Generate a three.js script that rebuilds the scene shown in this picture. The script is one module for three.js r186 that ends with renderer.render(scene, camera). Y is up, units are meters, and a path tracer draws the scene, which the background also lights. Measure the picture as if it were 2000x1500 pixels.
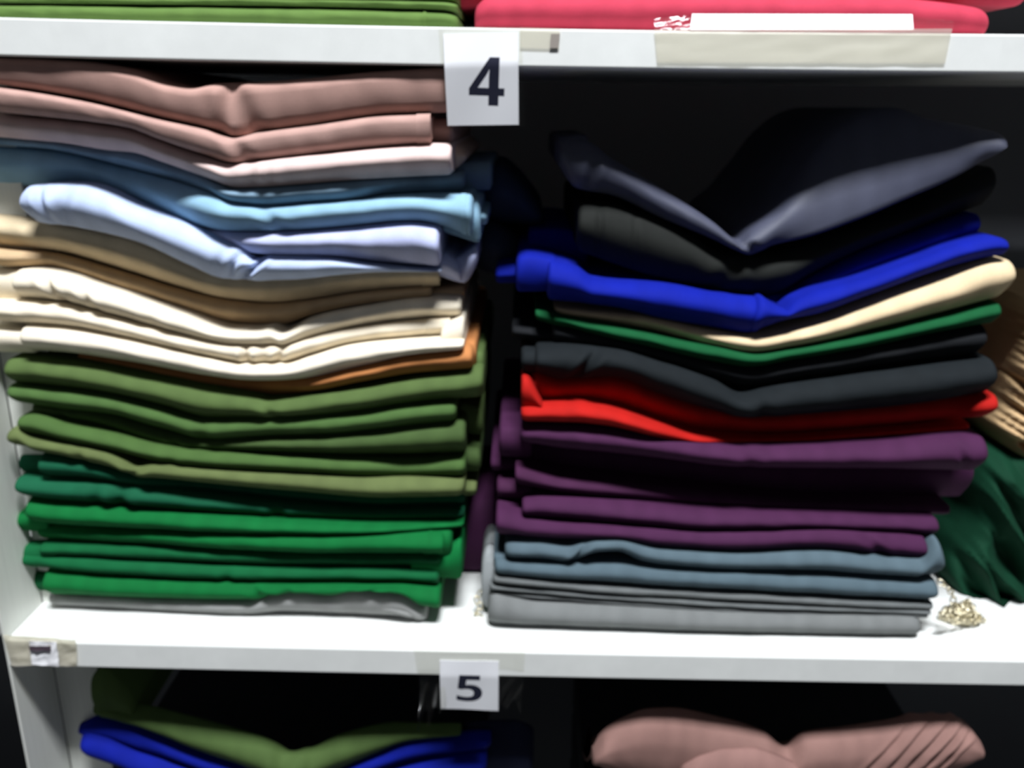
import * as THREE from 'three';
import { RoundedBoxGeometry } from 'three/addons/geometries/RoundedBoxGeometry.js';
import { mergeGeometries } from 'three/addons/utils/BufferGeometryUtils.js';
import { ImprovedNoise } from 'three/addons/math/ImprovedNoise.js';
import { RectAreaLightUniformsLib } from 'three/addons/lights/RectAreaLightUniformsLib.js';

// ---------------------------------------------------------------- camera, lights, exposure
const W = 2000, H = 1500, F = 1688, D = 0.65, EYE = 1.35;
const scene = new THREE.Scene();
const camera = new THREE.PerspectiveCamera(2 * Math.atan(H / 2 / F) * 180 / Math.PI, W / H, 0.02, 20);
camera.rotation.order = 'YXZ';
camera.position.set(0, EYE, D);
camera.rotation.set(-17.7 * Math.PI / 180, 0.45 * Math.PI / 180, 0.8 * Math.PI / 180);
camera.updateMatrixWorld(true);
camera.focus = 0.35; camera.userData.fStop = 11;
scene.background = new THREE.Color(0x000000);
const renderer = new THREE.WebGLRenderer();
renderer.toneMapping = THREE.LinearToneMapping;
renderer.toneMappingExposure = 1.0;
renderer.shadowMap.enabled = true;
RectAreaLightUniformsLib.init();
const LAMP = { x: 0.12, y: 3.55, z: 1.08, w: 0.8, d: 0.32, power: 204, color: 0xf7faff };

// ---------------------------------------------------------------- helpers
const noiseGen = new ImprovedNoise();
const nz = (x, y, z = 0.37) => noiseGen.noise(x, y, z);
let seed = 7;
const rnd = () => { seed = (seed * 16807) % 2147483647; return seed / 2147483647; };
const lerp = (a, b, t) => a + (b - a) * t;
const clamp = (v, a, b) => Math.min(b, Math.max(a, v));
const names = new Map();
function numbered(name) { const n = names.get(name) || 0; names.set(name, n + 1); return n ? name + '_' + String(n).padStart(3, '0') : name; }
function tag(o, label, category, group) { o.userData.label = label; o.userData.category = category; if (group) o.userData.group = group; return o; }
function mesh(name, geo, mat, parent) {
  const m = new THREE.Mesh(geo, mat); m.name = parent ? name : numbered(name);
  m.castShadow = m.receiveShadow = true;
  (parent || scene).add(m); return m;
}
function struct(name, geo, mat, parent) { const m = mesh(name, geo, mat, parent); if (!parent) m.userData.kind = 'structure'; return m; }
// the point of the upright plane at distance z behind (negative) or before the shelf fronts that a line of sight meets
const qInv = camera.quaternion.clone();
function P(px, py, z) {
  const d = new THREE.Vector3((px - W / 2) / F, -(py - H / 2) / F, -1).applyQuaternion(qInv);
  return camera.position.clone().addScaledVector(d, (z - camera.position.z) / d.z);
}
// a smooth curve through points given as 'x,y x,y ...' (monotone cubic)
function curve(s) {
  if (typeof s === 'function') return s;
  if (typeof s === 'number') return () => s;
  const p = s.trim().split(/\s+/).map((q) => q.split(',').map(Number)), n = p.length;
  if (n === 1) return () => p[0][1];
  const h = [], del = [], m = [];
  for (let i = 0; i < n - 1; i++) { h[i] = p[i + 1][0] - p[i][0]; del[i] = (p[i + 1][1] - p[i][1]) / h[i]; }
  m[0] = del[0]; m[n - 1] = del[n - 2];
  for (let i = 1; i < n - 1; i++) m[i] = del[i - 1] * del[i] <= 0 ? 0 : 3 * (h[i - 1] + h[i]) / ((2 * h[i] + h[i - 1]) / del[i - 1] + (h[i] + 2 * h[i - 1]) / del[i]);
  return (x) => {
    if (x <= p[0][0]) return p[0][1]; if (x >= p[n - 1][0]) return p[n - 1][1];
    let i = 0; while (x > p[i + 1][0]) i++;
    const t = (x - p[i][0]) / h[i], t2 = t * t, t3 = t2 * t;
    return (2 * t3 - 3 * t2 + 1) * p[i][1] + (t3 - 2 * t2 + t) * h[i] * m[i] + (-2 * t3 + 3 * t2) * p[i + 1][1] + (t3 - t2) * h[i] * m[i + 1];
  };
}
function gridGeometry(rows, cols, at, uvAt) {
  const pos = [], uv = [], idx = [];
  for (let i = 0; i < rows; i++) for (let j = 0; j < cols; j++) { const p = at(i, j); pos.push(p.x, p.y, p.z); const u = uvAt ? uvAt(i, j) : [i / (rows - 1), j / (cols - 1)]; uv.push(u[0], u[1]); }
  for (let i = 0; i < rows - 1; i++) for (let j = 0; j < cols - 1; j++) { const a = i * cols + j, b = a + 1, c = a + cols, d = c + 1; idx.push(a, c, b, b, c, d); }
  const g = new THREE.BufferGeometry();
  g.setAttribute('position', new THREE.Float32BufferAttribute(pos, 3)); g.setAttribute('uv', new THREE.Float32BufferAttribute(uv, 2));
  g.setIndex(idx); g.computeVertexNormals(); return g;
}

// ---------------------------------------------------------------- materials
function dataTexture(size, fn, srgb) {
  const a = new Uint8Array(size * size * 4);
  for (let y = 0; y < size; y++) for (let x = 0; x < size; x++) { const c = fn(x / size, y / size), k = (y * size + x) * 4; a[k] = c[0]; a[k + 1] = c[1]; a[k + 2] = c[2]; a[k + 3] = 255; }
  const t = new THREE.DataTexture(a, size, size); t.wrapS = t.wrapT = THREE.RepeatWrapping; t.magFilter = THREE.LinearFilter; t.minFilter = THREE.LinearMipmapLinearFilter; t.generateMipmaps = true;
  if (srgb) t.colorSpace = THREE.SRGBColorSpace; t.needsUpdate = true; return t;
}
const TAU = Math.PI * 2;
// twill weave: fine diagonal ribs and uneven yarn, one tile is 4 cm of cloth
const weave = dataTexture(512, (u, v) => {
  const rib = Math.sin(TAU * (u * 56 + v * 56)), yarn = Math.sin(TAU * v * 112) * 0.4, uneven = nz(u * 8, v * 40, 3) * 0.5;
  const c = 128 + 50 * (rib * 0.6 + yarn + uneven); return [c, c, c];
});
weave.repeat.set(25, 25);
// slight unevenness of the dye, multiplied on the colour
const dye = dataTexture(256, (u, v) => {
  const c = 238 + 14 * (nz(Math.cos(TAU * u) * 2 + 9, Math.sin(TAU * u) * 2, v * 6) + 0.6 * (rnd() - 0.5)); return [c, c, c];
}, true);
dye.repeat.set(6, 6);
const fabrics = new Map();
function fabric(rgb, rough = 0.82) {
  const key = rgb + '/' + rough, tint = new THREE.Color().setRGB(rgb[0] / 255, rgb[1] / 255, rgb[2] / 255, THREE.SRGBColorSpace);
  if (!fabrics.has(key)) fabrics.set(key, new THREE.MeshPhysicalMaterial({ color: tint, map: dye, roughness: rough, bumpMap: weave, bumpScale: 0.00012, specularIntensity: rough < 0.7 ? 0.8 : 0.3, sheen: 0.05, sheenRoughness: 0.6, sheenColor: tint.clone().lerp(new THREE.Color(0xffffff), 0.1), side: THREE.DoubleSide }));
  return fabrics.get(key);
}
const laminateMap = dataTexture(256, (u, v) => { const n = nz(u * 7, v * 7, 1) + 0.5 * nz(u * 31, v * 31, 2) + 0.25 * (rnd() - 0.5); const c = 236 + 6 * n; return [c, c, c - 3]; }, true);
laminateMap.repeat.set(3, 3);
const M = {
  board: new THREE.MeshPhysicalMaterial({ color: 0xf2f4f3, map: laminateMap, roughness: 0.5, clearcoat: 0.05, clearcoatRoughness: 0.4 }),
  post: new THREE.MeshPhysicalMaterial({ color: 0xeceee9, map: laminateMap, roughness: 0.45 }),
  wall: new THREE.MeshStandardMaterial({ color: 0x4c4e52, roughness: 0.95 }),
  ceiling: new THREE.MeshStandardMaterial({ color: 0x868789, roughness: 0.95 }),
  floor: new THREE.MeshStandardMaterial({ color: 0x3c3c3b, roughness: 0.6 }),
  lampBody: new THREE.MeshStandardMaterial({ color: 0xdedede, roughness: 0.5 }),
  lampGlow: new THREE.MeshStandardMaterial({ color: 0xffffff, emissive: 0xfff8f2, emissiveIntensity: 3 }),
  paper: new THREE.MeshStandardMaterial({ color: 0xf6f6f8, roughness: 0.75, side: THREE.DoubleSide }),
  tape: new THREE.MeshPhysicalMaterial({ color: 0xfdfdfa, roughness: 0.12, transmission: 1, thickness: 0, ior: 1.35, side: THREE.DoubleSide }),
  oldTape: new THREE.MeshPhysicalMaterial({ color: 0xf4f1e6, roughness: 0.35, transmission: 0.7, thickness: 0, side: THREE.DoubleSide }),
  smudge: new THREE.MeshStandardMaterial({ color: 0x4a3c46, roughness: 0.8 }),
  mark: new THREE.MeshStandardMaterial({ color: 0x8f877f, roughness: 0.8 }),
  chain: new THREE.MeshPhysicalMaterial({ color: 0xe2d9bd, metalness: 1, roughness: 0.38 }),
};

// ---------------------------------------------------------------- the room
const box = (w, h, d, x, y, z) => new THREE.BoxGeometry(w, h, d).translate(x, y, z);
struct('floor', box(4.6, 0.1, 4.0, 0, -0.05, 1.1), M.floor);
struct('ceiling', box(4.6, 0.1, 4.0, 0, 3.65, 1.1), M.ceiling);
struct('wall_back', box(4.6, 3.6, 0.1, 0, 1.8, -0.55), M.wall);
struct('wall_front', box(4.6, 3.6, 0.1, 0, 1.8, 2.95), M.wall);
struct('wall_left', box(0.1, 3.6, 3.4, -2.2, 1.8, 1.2), M.wall);
struct('wall_right', box(0.1, 3.6, 3.4, 2.2, 1.8, 1.2), M.wall);

// the ceiling lamp that lights the shelves from above the customer
{
  const g = new THREE.Group(); g.name = 'ceiling_lamp'; g.position.set(LAMP.x, LAMP.y, LAMP.z); scene.add(g);
  tag(g, 'flat white ceiling lamp above and before the shelves', 'lamp');
  mesh('housing', new RoundedBoxGeometry(LAMP.w + 0.04, 0.04, LAMP.d + 0.04, 2, 0.008).translate(0, 0.02, 0), M.lampBody, g);
  mesh('diffuser', new THREE.BoxGeometry(LAMP.w, 0.006, LAMP.d).translate(0, -0.003, 0), M.lampGlow, g);
  const L = new THREE.RectAreaLight(LAMP.color, LAMP.power, LAMP.w, LAMP.d);
  L.position.set(0, -0.008, 0); L.rotation.x = -Math.PI / 2; L.castShadow = true; g.add(L);
}

// ---------------------------------------------------------------- the shelf unit
const X0 = P(8, 1240, 0).x, X1 = 0.80, DEPTH = 0.34, THICK = 0.0252;
const TOP4 = EYE + 0.0884 * D, TOP5 = EYE - 0.6955 * D, TOP6 = 0.39, TOP3 = TOP4 + 0.51;
const sag = (x, a) => -a * Math.max(0, 1 - ((x - 0.12) / 0.62) ** 2);      // the loaded boards hang a little in the middle
const top4 = (x) => TOP4 + sag(x, 0.0045), top5 = (x) => TOP5 + sag(x, 0.0022);
function board(topFn, name, label, xl = X0, xr = X1) {
  const n = 40, r = 0.0012, prof = [[-DEPTH, 0], [-r, 0], [-r * 0.3, -r * 0.3], [0, -r], [0, -THICK + r], [-r * 0.3, -THICK + r * 0.3], [-r, -THICK], [-DEPTH, -THICK], [-DEPTH, 0]];
  const parts = [];
  for (let s = 0; s < prof.length - 1; s++) {
    const a = prof[s], b = prof[s + 1];
    parts.push(gridGeometry(n + 1, 2, (i, j) => { const x = lerp(xl, xr, i / n), q = j ? b : a; return new THREE.Vector3(x, topFn(x) + q[1], q[0]); }, (i, j) => [lerp(xl, xr, i / n), s * 0.1 + (j ? Math.hypot(b[0] - a[0], b[1] - a[1]) : 0)]));
  }
  for (const x of [xl, xr]) parts.push(gridGeometry(2, 2, (i, j) => new THREE.Vector3(x, topFn(x) - i * THICK, -j * DEPTH)));
  return tag(mesh(name, mergeGeometries(parts), M.board), label, 'shelf');
}
board(() => TOP3, 'shelf_board', 'white shelf board above the picture, highest of the boards');
board(top4, 'shelf_board', 'white shelf board with the number 4 tag taped to its edge');
board(top5, 'shelf_board', 'white shelf board carrying the two tall cloth stacks, number 5 tag on its edge');
board(() => TOP6, 'shelf_board', 'white shelf board below the picture, lowest of the boards');
// added boards left of view, put there to shade the wall behind
for (const [y, place] of [[TOP3, 'highest'], [TOP4, 'second from the top'], [TOP5, 'third from the top'], [TOP6, 'lowest']])
  board(() => y, 'shelf_board', `empty white shelf board of the next rack to the left, ${place}`, X0 - 0.85, X0 - 0.035);
function upright(x, dir, label) {
  const g = new THREE.Group(); g.name = numbered('shelf_upright'); g.position.set(x, 0, 0); scene.add(g);
  tag(g, label, 'shelf post');
  const t = 0.002, hgt = TOP3 + 0.02;
  mesh('side_flange', new RoundedBoxGeometry(t, hgt, 0.062, 2, 0.0008).translate(-dir * (t / 2 + 0.0004), hgt / 2, -0.0312), M.post, g);
  mesh('rear_flange', new RoundedBoxGeometry(0.042, hgt, t, 2, 0.0008).translate(dir * 0.0206, hgt / 2, -0.064), M.post, g);
}
upright(X0, 1, 'white metal angle upright at the left end of the shelves');
upright(X1, -1, 'white metal angle upright at the far right end of the shelves');

// ---------------------------------------------------------------- folded cloths
// One folded cloth: a soft slab whose rounded front fold follows a top and a bottom curve, swept back into the shelf.
// s: x0, x1 ends; top, bot curves; z front plane curve; zt plane on which the top curve is read
function slab(s) {
  const zf = curve(s.z), top = curve(s.top), bot = curve(s.bot), zt = s.zt ? curve(s.zt) : zf;
  const N = s.n || Math.max(10, Math.round(Math.abs(s.x1 - s.x0) / 5)), A = s.rows ?? 14, back = s.back ?? -0.3, grow = s.grow || 0, k = s.seed ?? 1;
  const lean = curve(s.lean ?? 0), wr = s.wrinkle ?? 1, R = s.round ?? 0.0045, ex = s.ex ?? 1;
  const cols = [], creases = s.creases || [];
  const xa = P(s.x0, (top(s.x0) + bot(s.x0)) / 2, zf(s.x0)).x, xb = P(s.x1, (top(s.x1) + bot(s.x1)) / 2, zf(s.x1)).x;
  for (let i = 0; i <= N; i++) {
    const t = i / N, tt = s.hem ? t : t - Math.sin(TAU * t) / TAU * 0.5, px = lerp(s.x0, s.x1, tt), z = zf(px);
    const yT0 = P(px, top(px), zt(px)).y, yB0 = s.floor ? s.floor(P(px, bot(px), z).x) + 0.0004 : P(px, bot(px), z - 0.003).y;
    const x = P(px, (top(px) + bot(px)) / 2, z).x;
    let yT = Math.max(yT0, yB0 + 0.0016), yB = yB0; if (s.level) [yB, yT] = s.level; const th = yT - yB; yT -= 0.0004; yB += s.floor ? 0 : 0.0004;
    let h = (yT - yB) / 2 + grow, yc = (yT + yB) / 2, pull = 0;
    if (!s.hem) {
      const e = Math.min(Math.abs(x - xa), Math.abs(x - xb)) / R;
      if (e < 1) { const q = Math.sqrt(1 - (1 - e) ** 2); pull = (1 - q) * R * 0.8; const h2 = h * (0.72 + 0.28 * q); if (s.floor) yc -= h - h2; h = h2; }
    }
    const nose = clamp(h * 1.4, 0.0015, s.nose ?? 0.018), row = [];
    const wx = x * 1;
    const dp = s.drop || 0, zs = z - nose - lean(px), zr = dp ? [back, lerp(back, zs, 0.3), lerp(back, zs, 0.6), lerp(back, zs, 0.8)] : [back, lerp(back, zs, 0.5), zs - 0.05, zs - 0.02];
    row.push([zr[0], h - dp], [zr[1], h - dp * 0.8], [zr[2], h - dp * 0.5], [zr[3], h - dp * 0.22]);
    for (let a = 0; a <= A; a++) {
      const ang = Math.PI / 2 - Math.PI * a / A, sn = Math.sin(ang), cs = Math.cos(ang);
      let dz = -(s.under ?? 0.45) * nose * Math.max(0, 0.3 - sn) ** 1.5 * (s.floor ? 0.4 : 1), dy = 0;
      const v = sn;
      dz += wr * (0.0011 * nz(wx * 22 + k * 7, v * 0.5 + k, k) + 0.0006 * nz(wx * 60 + v * 1.2, v * 0.8 + k * 3, k + 5));
      dy += wr * 0.0005 * nz(wx * 30, k * 11, v);
      for (const [cx, w, amp, slant = 0] of creases) { const d = (px - cx - slant * v * 20) / w; dz -= amp * Math.exp(-d * d) - 0.45 * amp * Math.exp(-((Math.abs(d) - 1.7) ** 2)); }
      row.push([z - nose + nose * Math.sign(cs) * Math.abs(cs) ** ex - pull - lean(px) * (v * 0.5 + 0.5) + dz * Math.max(0.35, cs) + grow, h * Math.sign(sn) * Math.abs(sn) ** ex + dy * cs]);
    }
    row.push([zr[3], Math.min(-h, h - dp * 0.22 - 0.003)], [zr[2], Math.min(-h, h - dp * 0.5 - 0.003)], [zr[1], Math.min(-h, h - dp * 0.8 - 0.003)], [zr[0], Math.min(-h, h - dp - 0.003)]);
    cols.push({ x, yc, row, th });
  }
  const nr = cols[0].row.length, keep = s.hem ? [4, 4 + A] : [0, nr - 1], m = keep[1] - keep[0] + 1;
  const pt = (i, j) => new THREE.Vector3(cols[i].x, cols[i].yc + cols[i].row[j + keep[0]][1], cols[i].row[j + keep[0]][0]);
  const arc = [0]; const mid = N >> 1;
  for (let j = 1; j < m; j++) arc[j] = arc[j - 1] + pt(mid, j).distanceTo(pt(mid, j - 1));
  const parts = [gridGeometry(N + 1, m, pt, (i, j) => [cols[i].x, arc[j] + k * 0.13])];
  if (!s.hem) {
    for (const i of [0, N]) {                                     // the closed ends
      const pos = [], idx = [], uv = [];
      pos.push(cols[i].x, cols[i].yc, lerp(back, cols[i].row[4 + (A >> 1)][0], 0.5)); uv.push(0, 0);
      for (let j = 0; j < m; j++) { const p = pt(i, j); pos.push(p.x, p.y, p.z); uv.push(p.z, p.y); }
      for (let j = 0; j < m; j++) i ? idx.push(0, 1 + j, 1 + (j + 1) % m) : idx.push(0, 1 + (j + 1) % m, 1 + j);
      const g = new THREE.BufferGeometry(); g.setAttribute('position', new THREE.Float32BufferAttribute(pos, 3)); g.setAttribute('uv', new THREE.Float32BufferAttribute(uv, 2)); g.setIndex(idx); g.computeVertexNormals(); parts.push(g);
    }
    parts.push(gridGeometry(N + 1, 2, (i, j) => pt(i, j ? 0 : m - 1)));
  }
  return mergeGeometries(parts);
}
let clothSeed = 1;
// a thing: its front fold, further folds, hems and inner ends, each a mesh
function cloth(spec) {
  const k = clothSeed++ * 0.618, mat = fabric(spec.color, spec.rough), g = new THREE.Group();
  g.name = numbered('folded_cloth');
  const built = [['front_fold', slab({ ...spec, seed: k }), mat]];
  (spec.folds || []).forEach((f, i) => built.push(['front_fold', slab({ ...spec, creases: [], zt: undefined, floor: undefined, hems: 0, ...f, seed: k + i + 2 }), f.color ? fabric(f.color) : mat]));
  for (const hm of spec.hems || []) built.push(['hem', slab({ ...spec, creases: [], ...(hm[2] || {}), x0: hm[0], x1: hm[1], hem: true, grow: 0.0007, n: 6, seed: k }), mat]);
  (spec.ends || []).forEach((f, i) => built.push(['fold_end', slab({ z: -0.06, round: 0.004, back: -0.28, nose: 0.008, ...f, seed: k + 20 + i }), f.color ? fabric(f.color) : mat]));
  const b = new THREE.Box3(); built[0][1].computeBoundingBox(); b.copy(built[0][1].boundingBox);
  const o = new THREE.Vector3((b.min.x + b.max.x) / 2, b.min.y, (b.min.z + b.max.z) / 2);
  g.position.copy(o); scene.add(g);
  for (const [n, geo, m] of built) { geo.translate(-o.x, -o.y, -o.z); mesh(n, geo, m, g); }
  return tag(g, spec.label, 'cloth', spec.group);
}
function stack(group, list) {
  let prev = null;
  for (const s of list) {
    if (!s.top) s.top = prev.bot;
    if (!s.own && prev && !s.zt) s.zt = prev.z;
    s.group = group; cloth(s); prev = s;
  }
}

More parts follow.
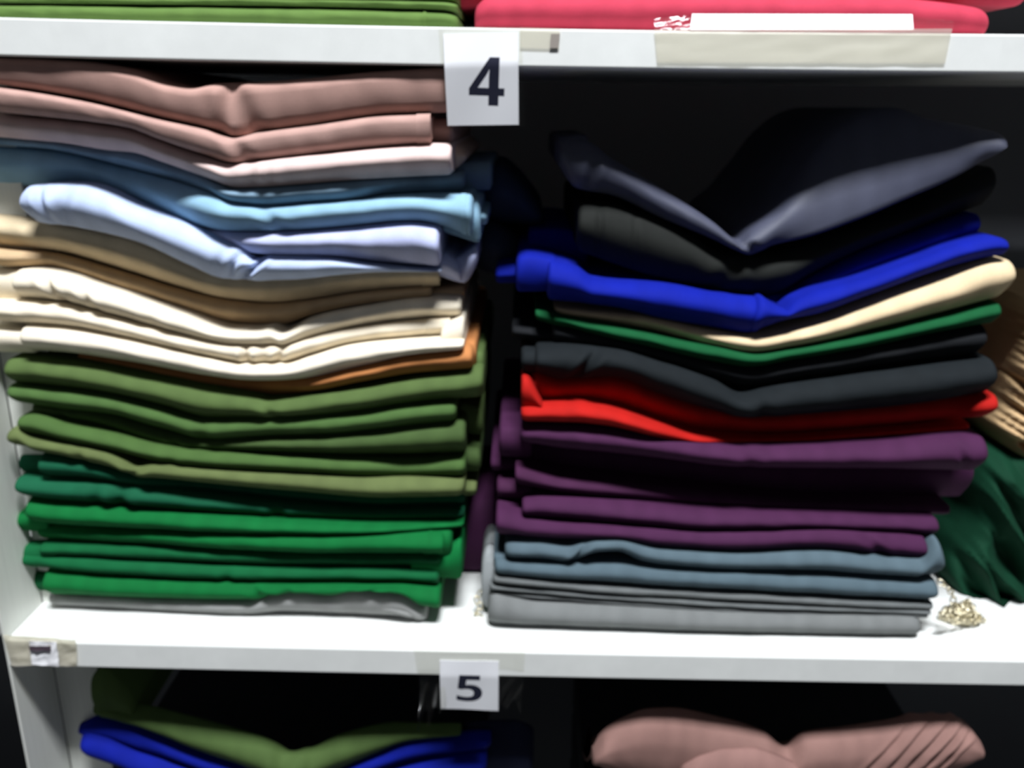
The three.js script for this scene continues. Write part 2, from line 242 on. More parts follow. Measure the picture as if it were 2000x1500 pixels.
// ---- left stack, from its top down
stack('folded cloths in the left stack', [
  { label: 'topmost dull mauve cloth of the left stack, just under the board with number 4', color: [190, 152, 141], ex: 0.5, z: -0.005, own: 1, x0: -40, x1: 905,
    top: '-40,108 150,116 250,132 330,163 370,169 420,160 500,158 600,151 700,140 900,126', bot: '-40,164 0,169 150,195 300,231 400,253 450,269 500,258 600,245 760,224 905,220', creases: [[470, 22, 0.004, -1.4], [440, 14, 0.003, 1]] },
  { label: 'second dull mauve cloth of the left stack with a stitched hem at its right end', color: [192, 156, 146], ex: 0.6, z: -0.006, x0: -40, x1: 840,
    bot: '-40,217 0,222 100,232 240,250 300,273 400,308 445,320 480,316 600,302 760,286 840,280', creases: [[465, 15, 0.0025, -1]], hems: [[812, 840]],
    ends: [{ x0: 780, x1: 884, top: '780,230 884,232', bot: '780,284 884,280', z: -0.03 }] },
  { label: 'pale pink cloth under the mauve ones, bright at its right end', color: [233, 207, 201], z: '0,-0.022 350,-0.018 430,-0.01 520,-0.003 880,-0.004', x0: -40, x1: 880,
    bot: '-40,268 0,272 100,281 200,297 240,300 300,318 400,353 450,371 480,370 600,362 700,354 880,345', creases: [[490, 12, 0.002], [520, 10, 0.002]],
    ends: [{ x0: 840, x1: 910, top: '840,284 885,282 910,300', bot: '840,330 885,332 910,312', z: -0.05, color: [232, 200, 180] }] },
  { label: 'thin steel blue cloth between the pale pink cloth and the light blue cloth', color: [138, 168, 190], z: '0,-0.05 330,-0.05 460,-0.012 640,-0.012 760,-0.022 900,-0.05', x0: -80, x1: 905,
    bot: '-40,283 80,291 250,331 350,360 400,376 450,395 520,403 600,396 700,389 760,380 905,374',
    ends: [{ x0: 850, x1: 960, top: '850,325 905,318 960,315', bot: '850,375 960,374', z: -0.09 }] },
  { label: 'thick light blue cloth with a layered right end, above the periwinkle cloth', color: [150, 190, 214], z: '0,-0.05 200,-0.052 310,-0.042 430,-0.012 600,-0.01 945,-0.016', x0: -80, x1: 922,
    bot: '-40,366 0,368 150,363 200,380 250,405 350,441 420,456 500,457 600,453 700,443 800,436 850,444 922,470', creases: [[530, 16, 0.003, -1]], hems: [[898, 908]],
    ends: [{ x0: 860, x1: 938, top: '860,386 938,388', bot: '860,455 938,480', z: -0.038 }, { x0: 860, x1: 951, top: '860,404 951,414', bot: '860,440 951,442', z: -0.044 }] },
  { label: 'thin periwinkle blue cloth with a crumpled end hanging at its right', color: [198, 205, 242], z: '300,-0.06 440,-0.03 520,-0.014 860,-0.012', x0: 230, x1: 856,
    bot: '230,408 350,448 440,480 480,499 520,502 640,508 720,517 856,528',
    ends: [{ x0: 830, x1: 900, top: '830,490 870,498 900,520', bot: '830,530 872,540 900,556', z: -0.042 }, { x0: 850, x1: 932, top: '850,512 890,505 932,478', bot: '850,540 905,556 932,520', z: -0.05 }] },
  { label: 'pale sky blue cloth with a rounded left end and a twisted crease', color: [195, 211, 243], z: '20,-0.022 300,-0.019 470,-0.018 600,-0.016 860,-0.03', x0: 30, x1: 860, own: 1, round: 0.008,
    top: '30,376 45,364 100,361 150,363 190,375 250,404 350,440 430,470 470,486 492,510 530,500 640,506 720,516 860,528', bot: '30,425 50,441 100,447 170,460 250,481 350,526 420,553 460,555 560,553 650,542 740,533 860,531', creases: [[484, 10, 0.009, 1.4], [455, 10, 0.005, 1.2], [430, 10, 0.002, 1], [78, 9, 0.004, -0.4], [120, 14, 0.003, 0.5]] },
  { label: 'tan cloth with a stitched hem at its right end, under the pale sky blue one', color: [217, 198, 164], z: '0,-0.044 250,-0.05 860,-0.052', x0: -40, x1: 857,
    top: '-40,428 30,434 50,441 100,447 170,460 250,481 350,526 420,553 460,555 560,553 650,542 740,533 857,531', bot: '-40,484 0,489 90,497 150,512 250,542 350,572 450,592 520,599 600,592 700,576 857,561', hems: [[822, 857]] },
  { label: 'darker tan cloth, thin, sandwiched between a tan cloth and the cream ones', color: [205, 176, 138], z: '0,-0.04 120,-0.052 857,-0.058', x0: -40, x1: 842,
    bot: '-40,519 0,524 70,522 200,558 350,607 450,638 500,640 540,640 600,620 700,598 842,582',
    ends: [{ x0: 800, x1: 905, top: '800,566 905,560', bot: '800,584 905,584', z: -0.075 }] },
  { label: 'thick cream cloth with a puckered left end, topmost of three cream cloths', color: [250, 238, 214], z: '0,-0.034 200,-0.03 480,-0.034 700,-0.046 900,-0.052', x0: 18, x1: 900,
    top: '18,527 70,523 200,558 350,607 450,638 500,637 520,633 545,643 600,620 700,599 842,581 900,583', bot: '18,590 100,597 200,620 300,646 400,667 480,676 540,677 600,662 700,641 800,629 900,622', creases: [[95, 10, 0.004, -0.8], [165, 10, 0.003, -0.5], [290, 16, 0.0015], [530, 10, 0.002]],
    ends: [{ x0: -40, x1: 40, top: '-40,526 40,528', bot: '-40,590 40,592', z: -0.045 }] },
  { label: 'cream cloth with a pleated middle, second of three cream cloths', color: [248, 235, 210], z: '0,-0.032 470,-0.034 600,-0.04 900,-0.05', x0: -40, x1: 878,
    bot: '-40,630 20,637 100,642 250,666 400,701 470,714 550,712 600,697 680,674 800,661 878,656', creases: [[478, 8, 0.005], [545, 8, 0.004, 0.6], [512, 10, 0.002]], hems: [[832, 878]] },
  { label: 'smooth cream cloth lying on the orange-brown one, lowest of three cream cloths', color: [250, 239, 217], z: -0.029, x0: 34, x1: 905,
    bot: '34,692 100,696 250,717 400,741 500,749 580,746 700,722 800,697 905,685', ends: [{ x0: -40, x1: 60, top: '-40,640 60,648', bot: '-40,690 60,694', z: -0.036 }, { x0: 860, x1: 906, top: '860,640 906,622', bot: '860,690 906,685', z: -0.04 }] },
  { label: 'thin orange-brown cloth between the cream and the olive green cloths', color: [193, 128, 76], z: '0,-0.06 450,-0.054 640,-0.036 930,-0.032', x0: 150, x1: 922,
    bot: '150,714 200,727 330,757 450,774 520,779 600,771 700,752 800,737 922,728', ends: [{ x0: 870, x1: 930, top: '870,690 912,672 930,668', bot: '870,728 930,722', z: -0.05 }] },
  { label: 'topmost olive green cloth of the left stack, under the orange-brown cloth', color: [85, 106, 59], z: '0,-0.034 500,-0.031 940,-0.033', x0: 2, x1: 943, own: 1, round: 0.007,
    top: '2,706 30,703 100,710 250,737 400,768 500,785 518,790 560,785 700,764 800,746 943,724', bot: '2,756 100,766 200,778 300,802 400,828 500,823 650,817 800,797 943,787', creases: [[525, 12, 0.002, -1]],
    ends: [{ x0: 880, x1: 945, top: '880,690 945,690', bot: '880,735 945,735', z: -0.06 }, { x0: 895, x1: 942, top: '895,790 942,800', bot: '895,850 942,855', z: -0.07 }] },
  { label: 'second olive green cloth of the left stack, ending short at the right', color: [76, 106, 56], z: '0,-0.036 890,-0.034', x0: 8, x1: 890, round: 0.007,
    bot: '8,790 100,806 200,817 300,846 400,867 500,863 650,856 800,840 890,830', creases: [[390, 14, 0.002]],
    ends: [{ x0: 850, x1: 912, top: '850,806 912,800', bot: '850,826 912,820', z: -0.07 }] },
  { label: 'olive green cloth pinched thin at the left and wide at the right end', color: [70, 92, 50], z: '0,-0.052 350,-0.046 600,-0.037 910,-0.035', x0: 60, x1: 908,
    bot: '60,812 150,828 220,850 340,881 450,883 600,893 750,899 908,896', creases: [[340, 10, 0.002], [120, 10, 0.002]],
    ends: [{ x0: 860, x1: 938, top: '860,866 938,880', bot: '860,925 938,926', z: -0.06 }] },
  { label: 'olive green cloth with a rolled left end, fourth green from the top', color: [74, 103, 53], z: '0,-0.034 400,-0.036 700,-0.04 800,-0.046 910,-0.038', x0: 26, x1: 908, own: 1, round: 0.009,
    top: '26,820 60,815 120,834 220,856 300,876 400,888 600,897 750,901 908,899', bot: '26,845 60,858 110,868 200,884 250,898 300,909 400,918 500,925 600,931 750,941 908,941', creases: [[330, 12, 0.0015]] },
  { label: 'yellowish olive cloth on the dark green ones, lowest olive of the left stack', color: [98, 111, 67], z: '0,-0.034 260,-0.034 905,-0.035', x0: 6, x1: 906, own: 1, round: 0.009,
    top: '6,846 30,838 60,858 110,868 200,884 240,905 262,917 300,911 400,920 500,926 600,932 750,942 906,942', bot: '6,876 40,884 100,893 150,906 240,930 270,936 400,951 600,973 750,983 906,977', creases: [[258, 12, 0.003, 0.6], [150, 10, 0.002]],
    ends: [{ x0: 870, x1: 930, top: '870,945 930,948', bot: '870,975 930,972', z: -0.06 }] },
  { label: 'dark bluish green cloth tapering away to the right, under the yellowish olive', color: [20, 90, 62], z: '0,-0.036 250,-0.042 400,-0.056 906,-0.06', x0: 70, x1: 906,
    top: '70,896 150,905 240,930 270,937 400,952 600,974 750,984 906,978', bot: '70,941 200,946 300,958 400,970 600,989 740,998 906,996', ends: [{ x0: 33, x1: 120, top: '33,893 120,893', bot: '33,928 120,938', z: -0.055 }] },
  { label: 'bluish green cloth with soft puckers, above the two bright green cloths', color: [21, 92, 62], z: '0,-0.036 300,-0.04 500,-0.048 906,-0.056', x0: 22, x1: 906, own: 1, round: 0.008,
    top: '22,940 70,942 200,947 300,959 400,971 600,990 740,999 906,998', bot: '22,974 100,991 200,997 300,1004 400,1009 600,1015 740,1017 906,1016', creases: [[230, 14, 0.004], [180, 12, 0.002], [540, 14, 0.003]] },
  { label: 'bright green cloth with a tucked left end, upper of two bright ones', color: [9, 106, 50], z: '0,-0.036 700,-0.037 905,-0.05', x0: 45, x1: 905,
    bot: '45,1034 200,1041 400,1047 600,1050 750,1043 905,1030', ends: [{ x0: 24, x1: 90, top: '24,1008 90,995', bot: '24,1040 90,1048', z: -0.046 }] },
  { label: 'bright green cloth with a square hemmed right end', color: [9, 106, 50], z: '0,-0.05 300,-0.042 600,-0.034 870,-0.031', x0: 70, x1: 866,
    top: '70,1038 200,1042 400,1048 600,1051 750,1044 866,1036', bot: '70,1062 300,1073 500,1087 700,1092 866,1092', hems: [[834, 842]],
    ends: [{ x0: 820, x1: 882, top: '820,1042 882,1044', bot: '820,1092 882,1090', z: -0.04 }] },
  { label: 'dark green cloth lying under the bright green hemmed one', color: [12, 94, 52], z: '0,-0.04 200,-0.044 860,-0.042', x0: 72, x1: 860,
    bot: '72,1086 300,1101 500,1110 700,1112 860,1116', ends: [{ x0: 30, x1: 110, top: '30,1072 110,1068', bot: '30,1108 110,1110', z: -0.046 }, { x0: 800, x1: 902, top: '800,1082 850,1084 902,1060', bot: '800,1130 902,1138', z: -0.044, color: [12, 119, 58] }] },
  { label: 'dark green cloth second from the bottom of the greens, left stack', color: [12, 95, 53], z: '0,-0.042 860,-0.04', x0: 38, x1: 856,
    bot: '38,1116 200,1131 400,1141 600,1143 750,1143 856,1150', creases: [[440, 10, 0.002]], ends: [{ x0: 50, x1: 120, top: '50,1120 120,1128', bot: '50,1158 120,1162', z: -0.055 }] },
  { label: 'green cloth with a rumpled drooping right half, lowest of the greens', color: [9, 106, 50], z: '0,-0.038 500,-0.036 860,-0.03', x0: 78, x1: 858,
    bot: '78,1176 300,1181 480,1182 540,1164 570,1160 640,1167 700,1152 780,1162 820,1196 858,1202', creases: [[505, 12, 0.004, -1], [560, 10, 0.002], [720, 12, 0.003, 1]] },
  { label: 'grey cloth on the shelf board, bottom of the left stack', color: [151, 152, 150], z: '0,-0.05 95,-0.05 480,-0.042 600,-0.042 832,-0.036', x0: 88, x1: 832, floor: top5, round: 0.012,
    bot: '88,1190 300,1198 500,1206 700,1212 832,1218',
    folds: [{ x0: 92, x1: 815, top: '92,1190 480,1192 560,1175 700,1168 790,1190 815,1205', bot: '92,1193 480,1200 600,1200 815,1213', z: '95,-0.06 480,-0.05 815,-0.036' }],
    ends: [{ x0: 25, x1: 100, top: '25,1150 100,1160', bot: '25,1170 100,1190', z: -0.1 }] },
]);

// ---- right stack, from its top down
stack('folded cloths in the right stack', [
  { label: 'slate navy cloth sagging in a deep V, top of the right stack', color: [75, 78, 96], rough: 0.55, own: 1, z: '1090,-0.034 1300,-0.034 1480,-0.032 1700,-0.02 1985,-0.014', x0: 1094, x1: 1985, round: 0.008,
    top: '1094,272 1150,278 1200,312 1300,372 1400,438 1436,468 1452,476 1470,458 1520,420 1580,350 1650,270 1720,222 1780,208 1860,232 1940,248 1985,262', bot: '1094,330 1130,372 1200,386 1300,431 1400,471 1440,490 1478,503 1520,487 1600,470 1700,438 1800,396 1900,348 1955,312 1985,290', ex: 0.85, lean: '1094,0.008 1300,0.008 1440,0.003 1480,0.006 1540,0.018 1620,0.034 1720,0.036 1985,0.014', creases: [[1466, 10, 0.004, -1.2], [1160, 10, 0.002, 0.5]],
    ends: [{ x0: 1085, x1: 1150, top: '1085,268 1150,262', bot: '1085,318 1150,340', z: -0.085 }] },
  { label: 'charcoal grey cloth with vertical creases at its left, under the slate navy V', color: [34, 36, 34], z: '1130,-0.04 1400,-0.042 1500,-0.048 1950,-0.07', x0: 1130, x1: 1950,
    top: '1130,404 1180,403 1250,420 1350,464 1410,500 1450,506 1490,508 1560,494 1640,470 1800,410 1950,330', bot: '1130,496 1200,521 1300,552 1400,572 1490,588 1530,582 1600,542 1700,492 1800,455 1950,404', creases: [[1172, 8, 0.002], [1240, 6, 0.0015], [1420, 16, 0.003, 1]] },
  { label: 'dark royal blue cloth mostly hidden, rising right under the charcoal one', color: [17, 29, 142], z: '1400,-0.07 1700,-0.062 1920,-0.06', x0: 1440, x1: 1920,
    bot: '1440,590 1500,596 1530,606 1600,584 1700,545 1800,508 1920,472', ends: [{ x0: 1030, x1: 1150, top: '1030,450 1090,446 1150,460', bot: '1030,520 1150,530', z: -0.11 }] },
  { label: 'bright royal blue cloth with a knotted middle, above the peach cloth', color: [9, 28, 150], z: '1070,-0.03 1480,-0.03 1975,-0.034', x0: 1070, x1: 1975, own: 1,
    top: '1070,512 1130,530 1160,550 1300,561 1400,578 1470,588 1500,592 1528,612 1560,590 1700,546 1800,510 1880,480 1950,464 1975,470', bot: '1070,594 1200,606 1300,631 1400,648 1480,661 1505,645 1530,630 1600,622 1700,584 1850,532 1975,500', creases: [[1484, 8, 0.003], [1520, 14, 0.004, -0.8]], folds: [{ x0: 1476, x1: 1548, top: '1476,596 1494,586 1512,596 1548,612', bot: '1476,662 1486,660 1512,640 1548,618', z: '1476,-0.026 1548,-0.03', back: -0.06, round: 0.006, n: 24 }],
    ends: [{ x0: 1008, x1: 1090, top: '1008,506 1030,500 1090,510', bot: '1008,574 1090,572', z: -0.042 }, { x0: 968, x1: 1040, top: '968,526 1040,515', bot: '968,556 1040,556', z: -0.07 }] },
  { label: 'peach beige cloth rolled thick at its right end', color: [236, 211, 171], z: '1085,-0.058 1350,-0.045 1470,-0.034 1995,-0.03', x0: 1084, x1: 1994, own: 1, round: 0.012,
    top: '1084,602 1250,618 1400,650 1478,662 1550,650 1640,624 1700,600 1850,548 1950,512 1994,510', bot: '1084,612 1250,642 1400,678 1480,692 1550,682 1700,657 1850,623 1994,585' },
  { label: 'thin emerald green cloth beneath the peach one', color: [17, 85, 47], z: '1085,-0.046 1300,-0.034 1960,-0.034', x0: 1080, x1: 1960,
    bot: '1080,632 1180,660 1300,687 1400,711 1465,721 1550,708 1700,682 1850,652 1960,636', ends: [{ x0: 1046, x1: 1110, top: '1046,606 1110,622', bot: '1046,626 1110,646', z: -0.05 }] },
  { label: 'thin charcoal cloth under the emerald green one', color: [28, 30, 33], z: '1080,-0.05 1300,-0.042 1930,-0.04', x0: 1080, x1: 1932,
    bot: '1080,676 1200,686 1300,712 1400,745 1470,764 1600,742 1750,722 1932,703', ends: [{ x0: 1000, x1: 1110, top: '1000,636 1110,652', bot: '1000,664 1110,672', z: -0.06 }] },
  { label: 'thick charcoal cloth lying on the red one', color: [26, 31, 34], z: '1020,-0.032 1480,-0.028 1950,-0.03', x0: 1046, x1: 1952, own: 1,
    top: '1046,686 1100,683 1200,688 1300,715 1400,752 1455,780 1500,769 1650,746 1800,727 1952,708', bot: '1046,736 1100,752 1200,748 1300,783 1400,813 1490,828 1600,821 1800,803 1952,777', creases: [[1145, 12, 0.005, 1.2], [1490, 14, 0.003, -1]],
    ends: [{ x0: 1018, x1: 1070, top: '1018,688 1070,690', bot: '1018,732 1070,732', z: -0.044 }] },
  { label: 'red cloth of two folds between the charcoal and plum cloths', color: [185, 28, 22], z: '1020,-0.05 1300,-0.055 1850,-0.056 1925,-0.036 1956,-0.032', x0: 1034, x1: 1956, round: 0.008,
    bot: '1034,802 1120,793 1180,802 1300,837 1370,852 1500,856 1700,844 1956,822',
    folds: [{ x0: 1018, x1: 1900, top: '1018,800 1120,795 1180,804 1300,839 1370,854 1500,858 1700,846 1900,830', bot: '1018,828 1100,832 1180,837 1280,857 1370,871 1500,868 1700,853 1900,842', z: '1018,-0.03 1250,-0.029 1370,-0.044 1500,-0.056 1900,-0.058' }],
    ends: [{ x0: 1018, x1: 1060, top: '1018,738 1030,742 1060,790', bot: '1018,800 1060,806', z: -0.034 }] },
  { label: 'thick plum purple cloth under the red one, top of the plum cloths', color: [74, 36, 70], z: '1018,-0.034 1935,-0.03', x0: 1016, x1: 1936, own: 1, round: 0.009,
    top: '1016,842 1060,836 1200,845 1300,860 1400,877 1500,882 1700,878 1850,866 1936,862', bot: '1016,868 1100,886 1200,896 1300,906 1450,921 1700,927 1936,934', creases: [[1470, 14, 0.003], [1885, 8, 0.002, -1]],
    ends: [{ x0: 974, x1: 1040, top: '974,838 1040,838', bot: '974,896 1040,900', z: -0.055 }] },
  { label: 'plum cloth sunk back in deep shadow between two plum cloths that jut out', color: [72, 35, 68], z: '1018,-0.08 1900,-0.085', x0: 1026, x1: 1900,
    bot: '1026,925 1200,948 1400,967 1600,985 1900,985', ends: [{ x0: 958, x1: 1050, top: '958,897 1050,897', bot: '958,924 1050,924', z: -0.075, color: [74, 36, 70] }] },
  { label: 'thin plum cloth fading dark to the right, third from top of the plums', color: [72, 35, 66], z: '1000,-0.042 1150,-0.05 1400,-0.062 1840,-0.068', x0: 1006, x1: 1860, own: 1,
    top: '1006,914 1026,920 1100,940 1200,947 1400,966 1600,984 1860,990', bot: '1006,955 1200,978 1400,996 1600,1006 1860,1010', ends: [{ x0: 970, x1: 1040, top: '970,944 1040,948', bot: '970,976 1040,980', z: -0.06 }] },
  { label: 'plum cloth second from the bottom of the plums', color: [74, 36, 70], z: '1020,-0.038 1400,-0.04 1840,-0.048', x0: 1020, x1: 1838, own: 1,
    top: '1020,984 1060,980 1200,991 1400,1009 1600,1013 1838,1020', bot: '1020,1016 1200,1033 1400,1045 1600,1040 1838,1052' },
  { label: 'lowest plum cloth, wide at its left end, on the blue-grey cloths', color: [74, 36, 70], z: '970,-0.034 1400,-0.036 1820,-0.038', x0: 968, x1: 1816, own: 1,
    top: '968,1004 1010,1014 1030,1020 1200,1034 1400,1046 1600,1042 1750,1052 1816,1060', bot: '968,1058 1100,1062 1200,1058 1300,1076 1450,1086 1600,1082 1720,1094 1816,1104', creases: [[1715, 14, 0.003, -1.4]] },
  { label: 'blue-grey cloth with a small arched pucker near its left end', color: [88, 106, 115], z: '980,-0.034 1840,-0.032', x0: 986, x1: 1850, own: 1, round: 0.008,
    top: '986,1066 1050,1064 1110,1074 1150,1060 1210,1057 1300,1078 1450,1088 1600,1084 1720,1096 1800,1100 1835,1064 1850,1082', bot: '986,1098 1060,1103 1110,1106 1140,1098 1170,1086 1210,1084 1260,1110 1400,1121 1600,1129 1850,1141', creases: [[1130, 10, 0.003, 1]],
    ends: [{ x0: 964, x1: 1020, top: '964,1082 1020,1090', bot: '964,1104 1020,1108', z: -0.045 }] },
  { label: 'smooth blue-grey cloth, second of two, on the dark grey cloths', color: [86, 104, 113], z: '960,-0.033 1840,-0.031', x0: 966, x1: 1838, own: 1, round: 0.007,
    top: '966,1101 1110,1107 1200,1107 1300,1117 1500,1126 1838,1144', bot: '966,1129 1200,1152 1400,1163 1600,1174 1838,1186' },
  { label: 'dark grey cloth of several thin layers near the stack bottom', color: [108, 112, 112], z: '950,-0.036 1830,-0.034', x0: 962, x1: 1826,
    bot: '962,1142 1200,1163 1400,1176 1600,1186 1826,1194',
    folds: [{ x0: 956, x1: 1822, top: '956,1143 1200,1164 1400,1177 1600,1187 1822,1195', bot: '956,1153 1200,1174 1400,1187 1600,1196 1822,1201', z: '950,-0.038 1830,-0.034' }, { x0: 962, x1: 1816, top: '962,1154 1200,1175 1400,1188 1600,1197 1816,1202', bot: '962,1164 1200,1183 1400,1196 1600,1204 1816,1207', z: '950,-0.04 1830,-0.035', color: [96, 99, 99] }],
    ends: [{ x0: 940, x1: 975, top: '940,1092 955,1080 975,1092', bot: '940,1190 975,1200', z: -0.05, back: -0.075, color: [165, 170, 171] }] },
  { label: 'pale grey cloth on the shelf board, bottom of the right stack', color: [122, 125, 124], z: '950,-0.03 1400,-0.027 1800,-0.027', x0: 952, x1: 1806, floor: top5, round: 0.01, own: 1,
    top: '952,1164 1050,1186 1200,1194 1400,1205 1600,1210 1806,1212', bot: '952,1225 1200,1231 1400,1238 1600,1241 1806,1237' },
]);

// ---- dark bundles behind the gap between the stacks
stack('dark bundled cloths behind the gap between the stacks', [
  { label: 'dark slate bundled cloth bulging behind the gap, upper of two', color: [58, 72, 100], own: 1, z: -0.12, x0: 925, x1: 1062, round: 0.03, top: '925,325 970,325 1010,352 1062,415', bot: '925,440 1062,450', nose: 0.03 },
  { label: 'dark slate bundled cloth behind the gap, lower of two slate ones', color: [54, 66, 90], own: 1, z: -0.115, x0: 925, x1: 1012, round: 0.025, top: '925,435 960,440 1012,470', bot: '925,545 1012,545', nose: 0.025 },
  { label: 'plum cloth slumped on the board at the back of the gap between the stacks', color: [72, 35, 68], own: 1, z: -0.12, x0: 880, x1: 990, back: -0.28, round: 0.02, nose: 0.02, top: '880,992 990,985', bot: '880,1135 990,1140', floor: top5 },
]);

// ---- the shelf above
stack('cloths on the shelf above', [
  { label: 'grass green folded cloth at the top edge, left', color: [97, 126, 64], own: 1, z: -0.02, x0: -40, x1: 893, top: '-40,6 860,20 893,24', bot: '-40,22 893,42', floor: top4, round: 0.01, hems: [[826, 832]], folds: [{ x0: -40, x1: 892, top: '-40,-8 860,2 892,4', bot: '-40,6 860,20 892,24', z: -0.021 }, { x0: -40, x1: 890, top: '-40,-34 890,-20', bot: '-40,-8 860,2 890,4', z: -0.024 }] },
]);
stack('cloths on the shelf above', [
  { label: 'rusty red cloth behind the coral red one on the shelf above', color: [176, 52, 72], own: 1, z: -0.06, x0: 860, x1: 2040, top: '860,-120 2040,-120', bot: '860,14 1240,-8 1700,-12 1900,6 2040,10', round: 0.01 },
  { label: 'coral red folded cloth behind the clear tape on the shelf above', color: [195, 63, 85], own: 1, z: '925,-0.024 1945,-0.02', x0: 926, x1: 1944, top: '926,-2 960,-14 1240,-18 1700,-16 1850,-2 1944,14', bot: '926,42 1944,52', floor: top4, round: 0.012 },
]);

// ---- the shelf below
stack('cloths on the shelf below', [
  { label: 'olive green cloth sagging under the number 5 tag, top of the lower left pile', color: [81, 104, 57], own: 1, z: '170,-0.05 300,-0.038 560,-0.034 800,-0.045 1000,-0.055', drop: 0.06, back: -0.1, x0: 178, x1: 900, top: '178,1376 210,1384 300,1405 390,1429 525,1470 560,1490 600,1484 660,1457 750,1435 810,1428 900,1424', bot: '178,1410 270,1440 390,1492 440,1509 560,1545 640,1528 720,1494 810,1456 900,1444', creases: [[545, 12, 0.003], [590, 10, 0.003]],
    ends: [{ x0: 176, x1: 262, top: '176,1330 205,1312 230,1330 262,1372', bot: '176,1408 262,1428', z: -0.045 }] },
  { label: 'royal blue cloth of two folds under the sagging olive one, lower left', color: [10, 28, 146], drop: 0.05, back: -0.1, z: '145,-0.046 560,-0.042 960,-0.05', x0: 146, x1: 958, top: '146,1420 178,1412 270,1438 390,1488 440,1505 560,1542 640,1527 720,1492 810,1456 900,1446 958,1440', bot: '146,1442 200,1458 270,1486 350,1510 560,1580 720,1525 850,1490 958,1475', round: 0.009,
    folds: [{ x0: 150, x1: 950, top: '150,1444 180,1448 270,1488 350,1512 560,1582 720,1527 850,1494 950,1478', bot: '150,1495 350,1560 560,1630 850,1545 950,1530', z: '145,-0.034 960,-0.046' }] },
  { label: 'dark navy cloth at the right of the lower royal blue cloth', color: [32, 37, 62], own: 1, drop: 0.05, back: -0.13, z: -0.065, x0: 900, x1: 1042, top: '900,1432 1000,1428 1042,1440', bot: '900,1560 1042,1560', round: 0.01 },
]);
stack('cloths on the shelf below', [
  { label: 'dusty rose cloth sagging to a V, lower right, with creased right end', color: [152, 117, 109], own: 1, drop: 0.08, back: -0.12, n: 230, rows: 56, z: '1165,-0.008 1545,-0.014 1936,-0.008', x0: 1160, x1: 1938, top: '1160,1492 1185,1462 1220,1440 1270,1422 1310,1420 1400,1436 1500,1466 1545,1496 1580,1468 1650,1459 1750,1443 1800,1431 1870,1432 1910,1452 1938,1478', bot: '1160,1512 1220,1530 1400,1560 1700,1560 1880,1530 1938,1498', round: 0.012, ex: 0.8, creases: [[1755, 9, 0.004, 4], [1795, 8, 0.005, 4], [1830, 7, 0.007, 3.6], [1862, 6, 0.006, 2.6], [1710, 10, 0.003, 4]], lean: 0.01 },
  { label: 'second dusty rose cloth, its curved fold showing under the left hump of the first', color: [150, 115, 108], own: 1, drop: 0.08, back: -0.1, z: '1330,-0.004 1560,-0.008', x0: 1330, x1: 1580, top: '1330,1516 1370,1494 1420,1484 1470,1484 1520,1498 1580,1526', bot: '1330,1580 1580,1590' },
]);

// added cloths holding up the two piles, coloured dark for the shade behind them
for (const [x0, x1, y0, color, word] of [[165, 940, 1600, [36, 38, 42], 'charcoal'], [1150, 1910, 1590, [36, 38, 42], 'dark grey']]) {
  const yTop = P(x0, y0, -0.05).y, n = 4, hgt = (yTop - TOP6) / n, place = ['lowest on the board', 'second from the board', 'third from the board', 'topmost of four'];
  for (let i = 0; i < n; i++) cloth({ label: `plain ${word} cloth below the picture, ${place[i]}`, color, z: -0.05, x0, x1, top: () => y0, bot: () => y0 + 1, level: [TOP6 + i * hgt, TOP6 + (i + 1) * hgt - 0.001], nose: 0.02, group: 'cloths on the shelf below' });
}

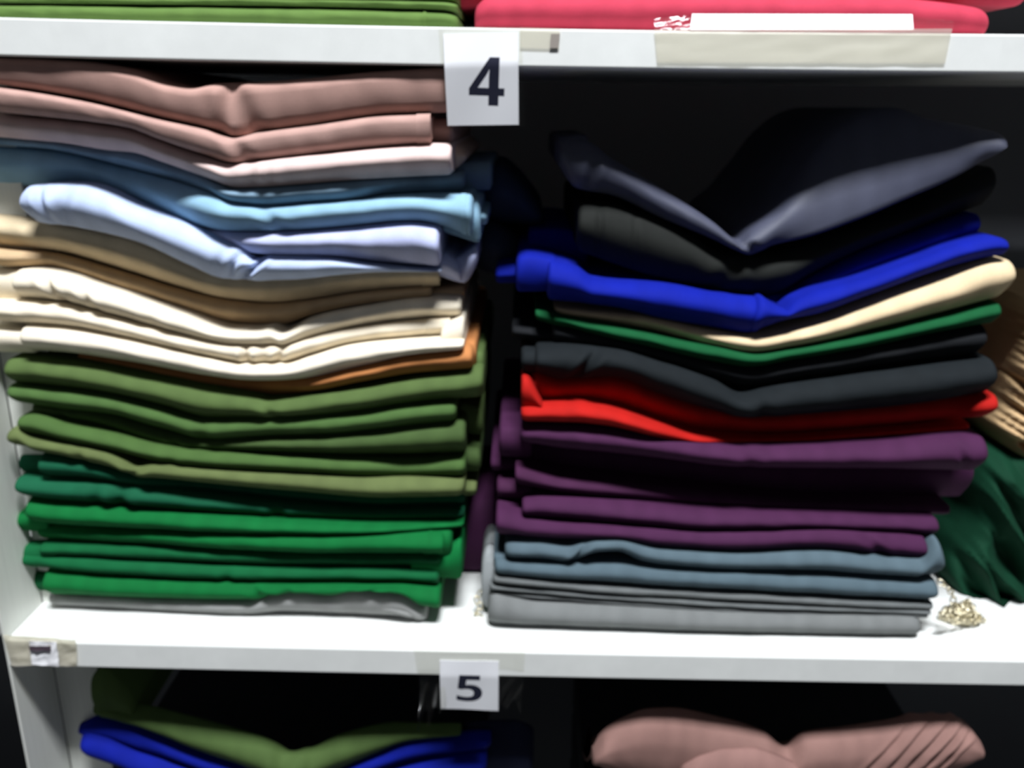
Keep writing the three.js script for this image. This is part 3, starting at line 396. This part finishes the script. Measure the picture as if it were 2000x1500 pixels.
// ---- third pile at the far right: tan scrunched cloth over dark green crumpled cloth
// a crumpled body: its outline by a left edge curve between two heights, its face thrown into ridges that run at an angle
function crumpled(s) {
  const left = curve(s.left), topc = curve(s.top), R = 90, C = 80, ca = Math.cos(s.ang), sa = Math.sin(s.ang);
  const at = (i, j) => {
    const v = i / (R - 1), u = j / (C - 1), yl = lerp(s.y0, s.y1, v), xl = left(yl), px = lerp(xl, s.x1, u), py = Math.max(yl, topc(px));
    const along = (px * ca + py * sa) / 100, across = (-px * sa + py * ca) / 100;
    let rd = 0, am = 1;
    for (let o = 0; o < 3; o++) { const q = 1 - Math.abs(nz(along * s.stretch * (1 + o * 0.6) + o * 9, across * s.freq * (1 + o * 0.9) + s.key, o * 3)) * 2.4; rd += am * q; am *= 0.42; }
    const eu = Math.min(1, u * (s.x1 - s.x0) / 45), ev = Math.min(1, Math.min(v, 1 - v * 0.9) * (s.y1 - s.y0) / 40), e = Math.sqrt(1 - (1 - eu) ** 2) * Math.sqrt(1 - (1 - ev) ** 2);
    const z = s.z + s.amp * (rd - 0.7) * (0.4 + 0.6 * e) - (1 - e) * 0.045, p = P(px, py, s.z); p.z = z;
    p.y = Math.max(p.y, top5(p.x) + 0.001);
    return p;
  };
  const front = gridGeometry(R, C, at, (i, j) => [j * 0.002, i * 0.002]);
  const back = gridGeometry(R, C, (i, j) => { const p = at(i, C - 1 - j); p.z = s.z - 0.17; return p; }, (i, j) => [j * 0.002, i * 0.002]);
  const rim = []; for (let j = 0; j < C; j++) rim.push([0, j]); for (let i = 1; i < R; i++) rim.push([i, C - 1]); for (let j = C - 2; j >= 0; j--) rim.push([R - 1, j]); for (let i = R - 2; i >= 0; i--) rim.push([i, 0]);
  const edge = gridGeometry(rim.length, 2, (i, j) => { const p = at(...rim[i]); if (j) p.z = s.z - 0.17; return p; }, (i, j) => [i * 0.002, j * 0.17]);
  const geo = mergeGeometries([front, back, edge]); geo.computeBoundingBox(); const b = geo.boundingBox, o = new THREE.Vector3((b.min.x + b.max.x) / 2, b.min.y, (b.min.z + b.max.z) / 2);
  geo.translate(-o.x, -o.y, -o.z);
  const m = mesh('scrunched_cloth', geo, fabric(s.color)); m.position.copy(o);
  return tag(m, s.label, 'cloth', 'scrunched cloths at the right edge');
}
crumpled({ label: 'tan scrunched cloth in tight ridges at the right edge', color: [220, 186, 140], x0: 1935, x1: 2240, y0: 590, y1: 925, top: 0, left: '590,2030 620,2004 660,1994 740,1980 800,1972 840,1958 860,1962 880,1974 900,1990 925,2010', ang: 0.62, stretch: 0.5, freq: 3.4, key: 4, amp: 0.027, z: -0.12 });
crumpled({ label: 'dark green crumpled cloth at the right edge, on the shelf board beside the chain', color: [12, 58, 38], x0: 1860, x1: 2240, y0: 905, y1: 1225, top: 0, left: '905,1958 930,1940 980,1925 1020,1930 1060,1912 1100,1880 1140,1866 1180,1880 1225,1900', ang: 1.05, stretch: 0.6, freq: 2.0, key: 11, amp: 0.018, z: -0.1 });

// ---- metal chains
function chain(pts, label, r, wire) {
  const g = new THREE.Group(); g.name = numbered('chain'); const o = pts[0].clone(); g.position.copy(o); scene.add(g);
  const c = new THREE.CatmullRomCurve3(pts), len = c.getLength(), n = Math.floor(len / (r * 2.1)), geo = new THREE.TorusGeometry(r, wire, 7, 14).scale(1.35, 0.85, 1);
  for (let i = 0; i <= n; i++) {
    const p = c.getPointAt(i / n), t = c.getTangentAt(i / n), m = mesh('link', geo, M.chain, g);
    m.position.copy(p).sub(o); m.quaternion.setFromUnitVectors(new THREE.Vector3(1, 0, 0), t); m.rotateX((i % 2) * Math.PI / 2 + rnd() * 0.8);
  }
  return tag(g, label, 'chain');
}
{
  const base = P(1860, 1212, -0.074), pts = [P(1838, 1138, -0.036), P(1852, 1150, -0.032), P(1862, 1170, -0.034), P(1852, 1192, -0.032), P(1838, 1206, -0.03)];
  for (let i = 0; i < 58; i++) {
    const a = i * 1.35 + rnd() * 0.9, q = 1 - i / 58, rr = 0.021 * (0.3 + 0.7 * q) * (0.55 + 0.45 * rnd());
    pts.push(new THREE.Vector3(base.x + rr * Math.cos(a) * 1.05, 0, base.z + 0.012 + rr * Math.sin(a) * 0.75));
    pts.at(-1).y = top5(pts.at(-1).x) + 0.003 + 0.02 * (i / 58) * (0.4 + 0.6 * rnd());
  }
  chain(pts, 'pale metal chain heaped on the board at the right end of the right stack', 0.0027, 0.0007);
  const b = [P(936, 1160, -0.06), P(931, 1172, -0.058), P(938, 1184, -0.056), P(930, 1196, -0.055), P(937, 1203, -0.055)];
  chain(b, 'short bit of pale chain hanging at the left end of the right stack', 0.0027, 0.0007);
}

// ---- number tags, tapes and the paper strip on the shelf edges
function digitTexture(d, bg, scaleX, cx, cy, size, tilt) {
  const c = document.createElement('canvas'); c.width = 512; c.height = 640; const g = c.getContext('2d');
  g.fillStyle = bg; g.fillRect(0, 0, 512, 640); g.fillStyle = '#10142c'; g.font = `bold ${size}px sans-serif`; g.textAlign = 'center'; g.textBaseline = 'alphabetic';
  g.translate(cx, cy); g.rotate(tilt); g.scale(scaleX, 1); g.fillText(d, 0, 0);
  const t = new THREE.CanvasTexture(c); t.colorSpace = THREE.SRGBColorSpace; t.anisotropy = 4; return t;
}
// a thin sheet with thickness: corner points of its picture outline, bent back below its fold
function sheet(c, thick, rows, colsN, bend, flat) {
  // c: four corners tl, tr, br, bl as vectors; bend(v, u) pushes a point forward
  const at = (u, v, f) => { const a = c[0].clone().lerp(c[1], u), b = c[3].clone().lerp(c[2], u); const p = a.lerp(b, v); p.z += bend ? bend(v, u) : 0; p.z += f; return p; };
  const fr = gridGeometry(rows + 1, colsN + 1, (i, j) => at(j / colsN, i / rows, 0), (i, j) => [j / colsN, 1 - i / rows]);
  if (flat) return fr;
  const bk = gridGeometry(rows + 1, colsN + 1, (i, j) => at(1 - j / colsN, i / rows, -thick), () => [0.02, 0.98]);
  const rim = []; for (let j = 0; j <= colsN; j++) rim.push([j / colsN, 0]); for (let i = 1; i <= rows; i++) rim.push([1, i / rows]); for (let j = colsN - 1; j >= 0; j--) rim.push([j / colsN, 1]); for (let i = rows - 1; i >= 0; i--) rim.push([0, i / rows]);
  const edge = gridGeometry(rim.length, 2, (i, j) => at(rim[i][0], rim[i][1], j ? -thick : 0), () => [0.02, 0.98]);
  return mergeGeometries([fr, bk, edge]);
}
const quad = (z, ...p) => p.map(([x, y]) => P(x, y, z));
function numberTag(d, label, corners, z, foldV, tilt, tex, build) {
  const g = new THREE.Group(); g.name = numbered('number_tag'); scene.add(g);
  const c = quad(z, ...corners), o = c[0].clone().add(c[1]).multiplyScalar(0.5); g.position.copy(o);
  const m = new THREE.MeshStandardMaterial({ map: tex, roughness: 0.7, side: THREE.DoubleSide });
  const bend = (v, u) => (v > foldV ? -(v - foldV) * tilt : 0) + 0.0004 * Math.sin(u * 5 + v * 3);
  const parts = [['paper', sheet(c, 0.0003, 24, 10, bend), m], ...build(bend)];
  for (const [n, geo, mt] of parts) { geo.translate(-o.x, -o.y, -o.z); mesh(n, geo, mt, g); }
  return tag(g, label, 'number tag');
}
numberTag('4', 'white paper tag printed with a black 4, hanging from the upper board', [[866, 66], [1012, 62], [1013, 244], [872, 246]], 0.0012, 0.34, 0.016,
  digitTexture('4', '#f4f5f8', 1.0, 286, 500, 470, 0.05), (bend) => [
    ['tape', sheet(quad(0.0006, [856, 50], [1018, 50], [1027, 248], [870, 252]), 0.0001, 24, 8, bend, true), M.tape],
    ['tape', sheet(quad(0.0011, [1016, 54], [1094, 56], [1092, 96], [1016, 94]), 0.0001, 2, 2, null, true), M.oldTape],
    ['mark', sheet(quad(0.0016, [1076, 66], [1094, 66], [1090, 94], [1074, 94]), 0.0003, 2, 2), M.mark]]);
numberTag('5', 'white paper tag printed with a black 5, hanging from the lower board', [[859, 1289], [974, 1292], [973, 1396], [860, 1392]], 0.0012, 0.3, 0.008,
  digitTexture('5', '#f0f1f4', 0.98, 252, 525, 490, 0.03), (bend) => [
    ['tape', sheet(quad(0.0006, [808, 1268], [1026, 1272], [1018, 1386], [826, 1382]), 0.0001, 40, 60, (v, u) => bend(v, u) + Math.max(0, v - 0.45) * (u < 0.27 ? 0.07 * (0.27 - u) / 0.27 * (0.75 + 0.5 * Math.sin(u * 60 + v * 9)) : u > 0.76 ? 0.02 * (u - 0.76) / 0.24 * Math.sin(u * 40 + v * 12) : 0), true), M.tape]]);
{
  const g = new THREE.Group(); g.name = numbered('price_strip'); scene.add(g); const o = P(1570, 90, 0); g.position.copy(o);
  tag(g, 'blank white paper strip under wide yellowed clear tape on the upper board', 'paper strip');
  const wob = (v, u) => 0.0006 * nz(u * 9, v * 4, 2);
  const parts = [
    ['paper', sheet([...quad(-0.006, [1352, 27], [1782, 28]), ...quad(0.0004, [1784, 58], [1348, 58])], 0.0003, 8, 24, wob), M.paper],
    ['tape', sheet(quad(0.0014, [1278, 58], [1860, 56], [1846, 124], [1284, 122]), 0.0001, 8, 30, wob, true), M.oldTape],
    ['tape_end', sheet([...quad(-0.004, [1278, 36], [1350, 30]), ...quad(0.001, [1350, 58], [1278, 58])], 0.0001, 6, 8, (v, u) => 0.0012 * nz(u * 5, v * 5, 7), true), M.tape],
    ['tape_end', sheet([...quad(-0.004, [1784, 34], [1862, 40]), ...quad(0.001, [1862, 58], [1784, 58])], 0.0001, 6, 8, (v, u) => 0.0012 * nz(u * 5, v * 5, 9), true), M.tape]];
  for (const [n, geo, mt] of parts) { geo.translate(-o.x, -o.y, -o.z); mesh(n, geo, mt, g); }
}
{
  const g = new THREE.Group(); g.name = numbered('tape_patch'); scene.add(g); const o = P(80, 1275, 0); g.position.copy(o);
  tag(g, 'crumpled strips of old tape holding the lower board corner to the upright', 'tape');
  const crumple = (a) => (v, u) => 0.0016 * nz(u * 4 + a, v * 3, a) + 0.0008 * nz(u * 11, v * 9, a);
  const parts = [
    ['tape', sheet(quad(0.0022, [6, 1240], [148, 1250], [150, 1301], [22, 1300]), 0.0002, 14, 20, crumple(2)), M.oldTape],
    ['tape', sheet(quad(0.0034, [56, 1252], [110, 1254], [116, 1302], [62, 1298]), 0.0002, 10, 10, crumple(5)), M.paper],
    ['mark', sheet(quad(0.0052, [56, 1262], [100, 1262], [98, 1272], [58, 1272]), 0.0002, 3, 6, crumple(5)), M.smudge]];
  for (const [n, geo, mt] of parts) { geo.translate(-o.x, -o.y, -o.z); mesh(n, geo, mt, g); }
}

renderer.render(scene, camera);
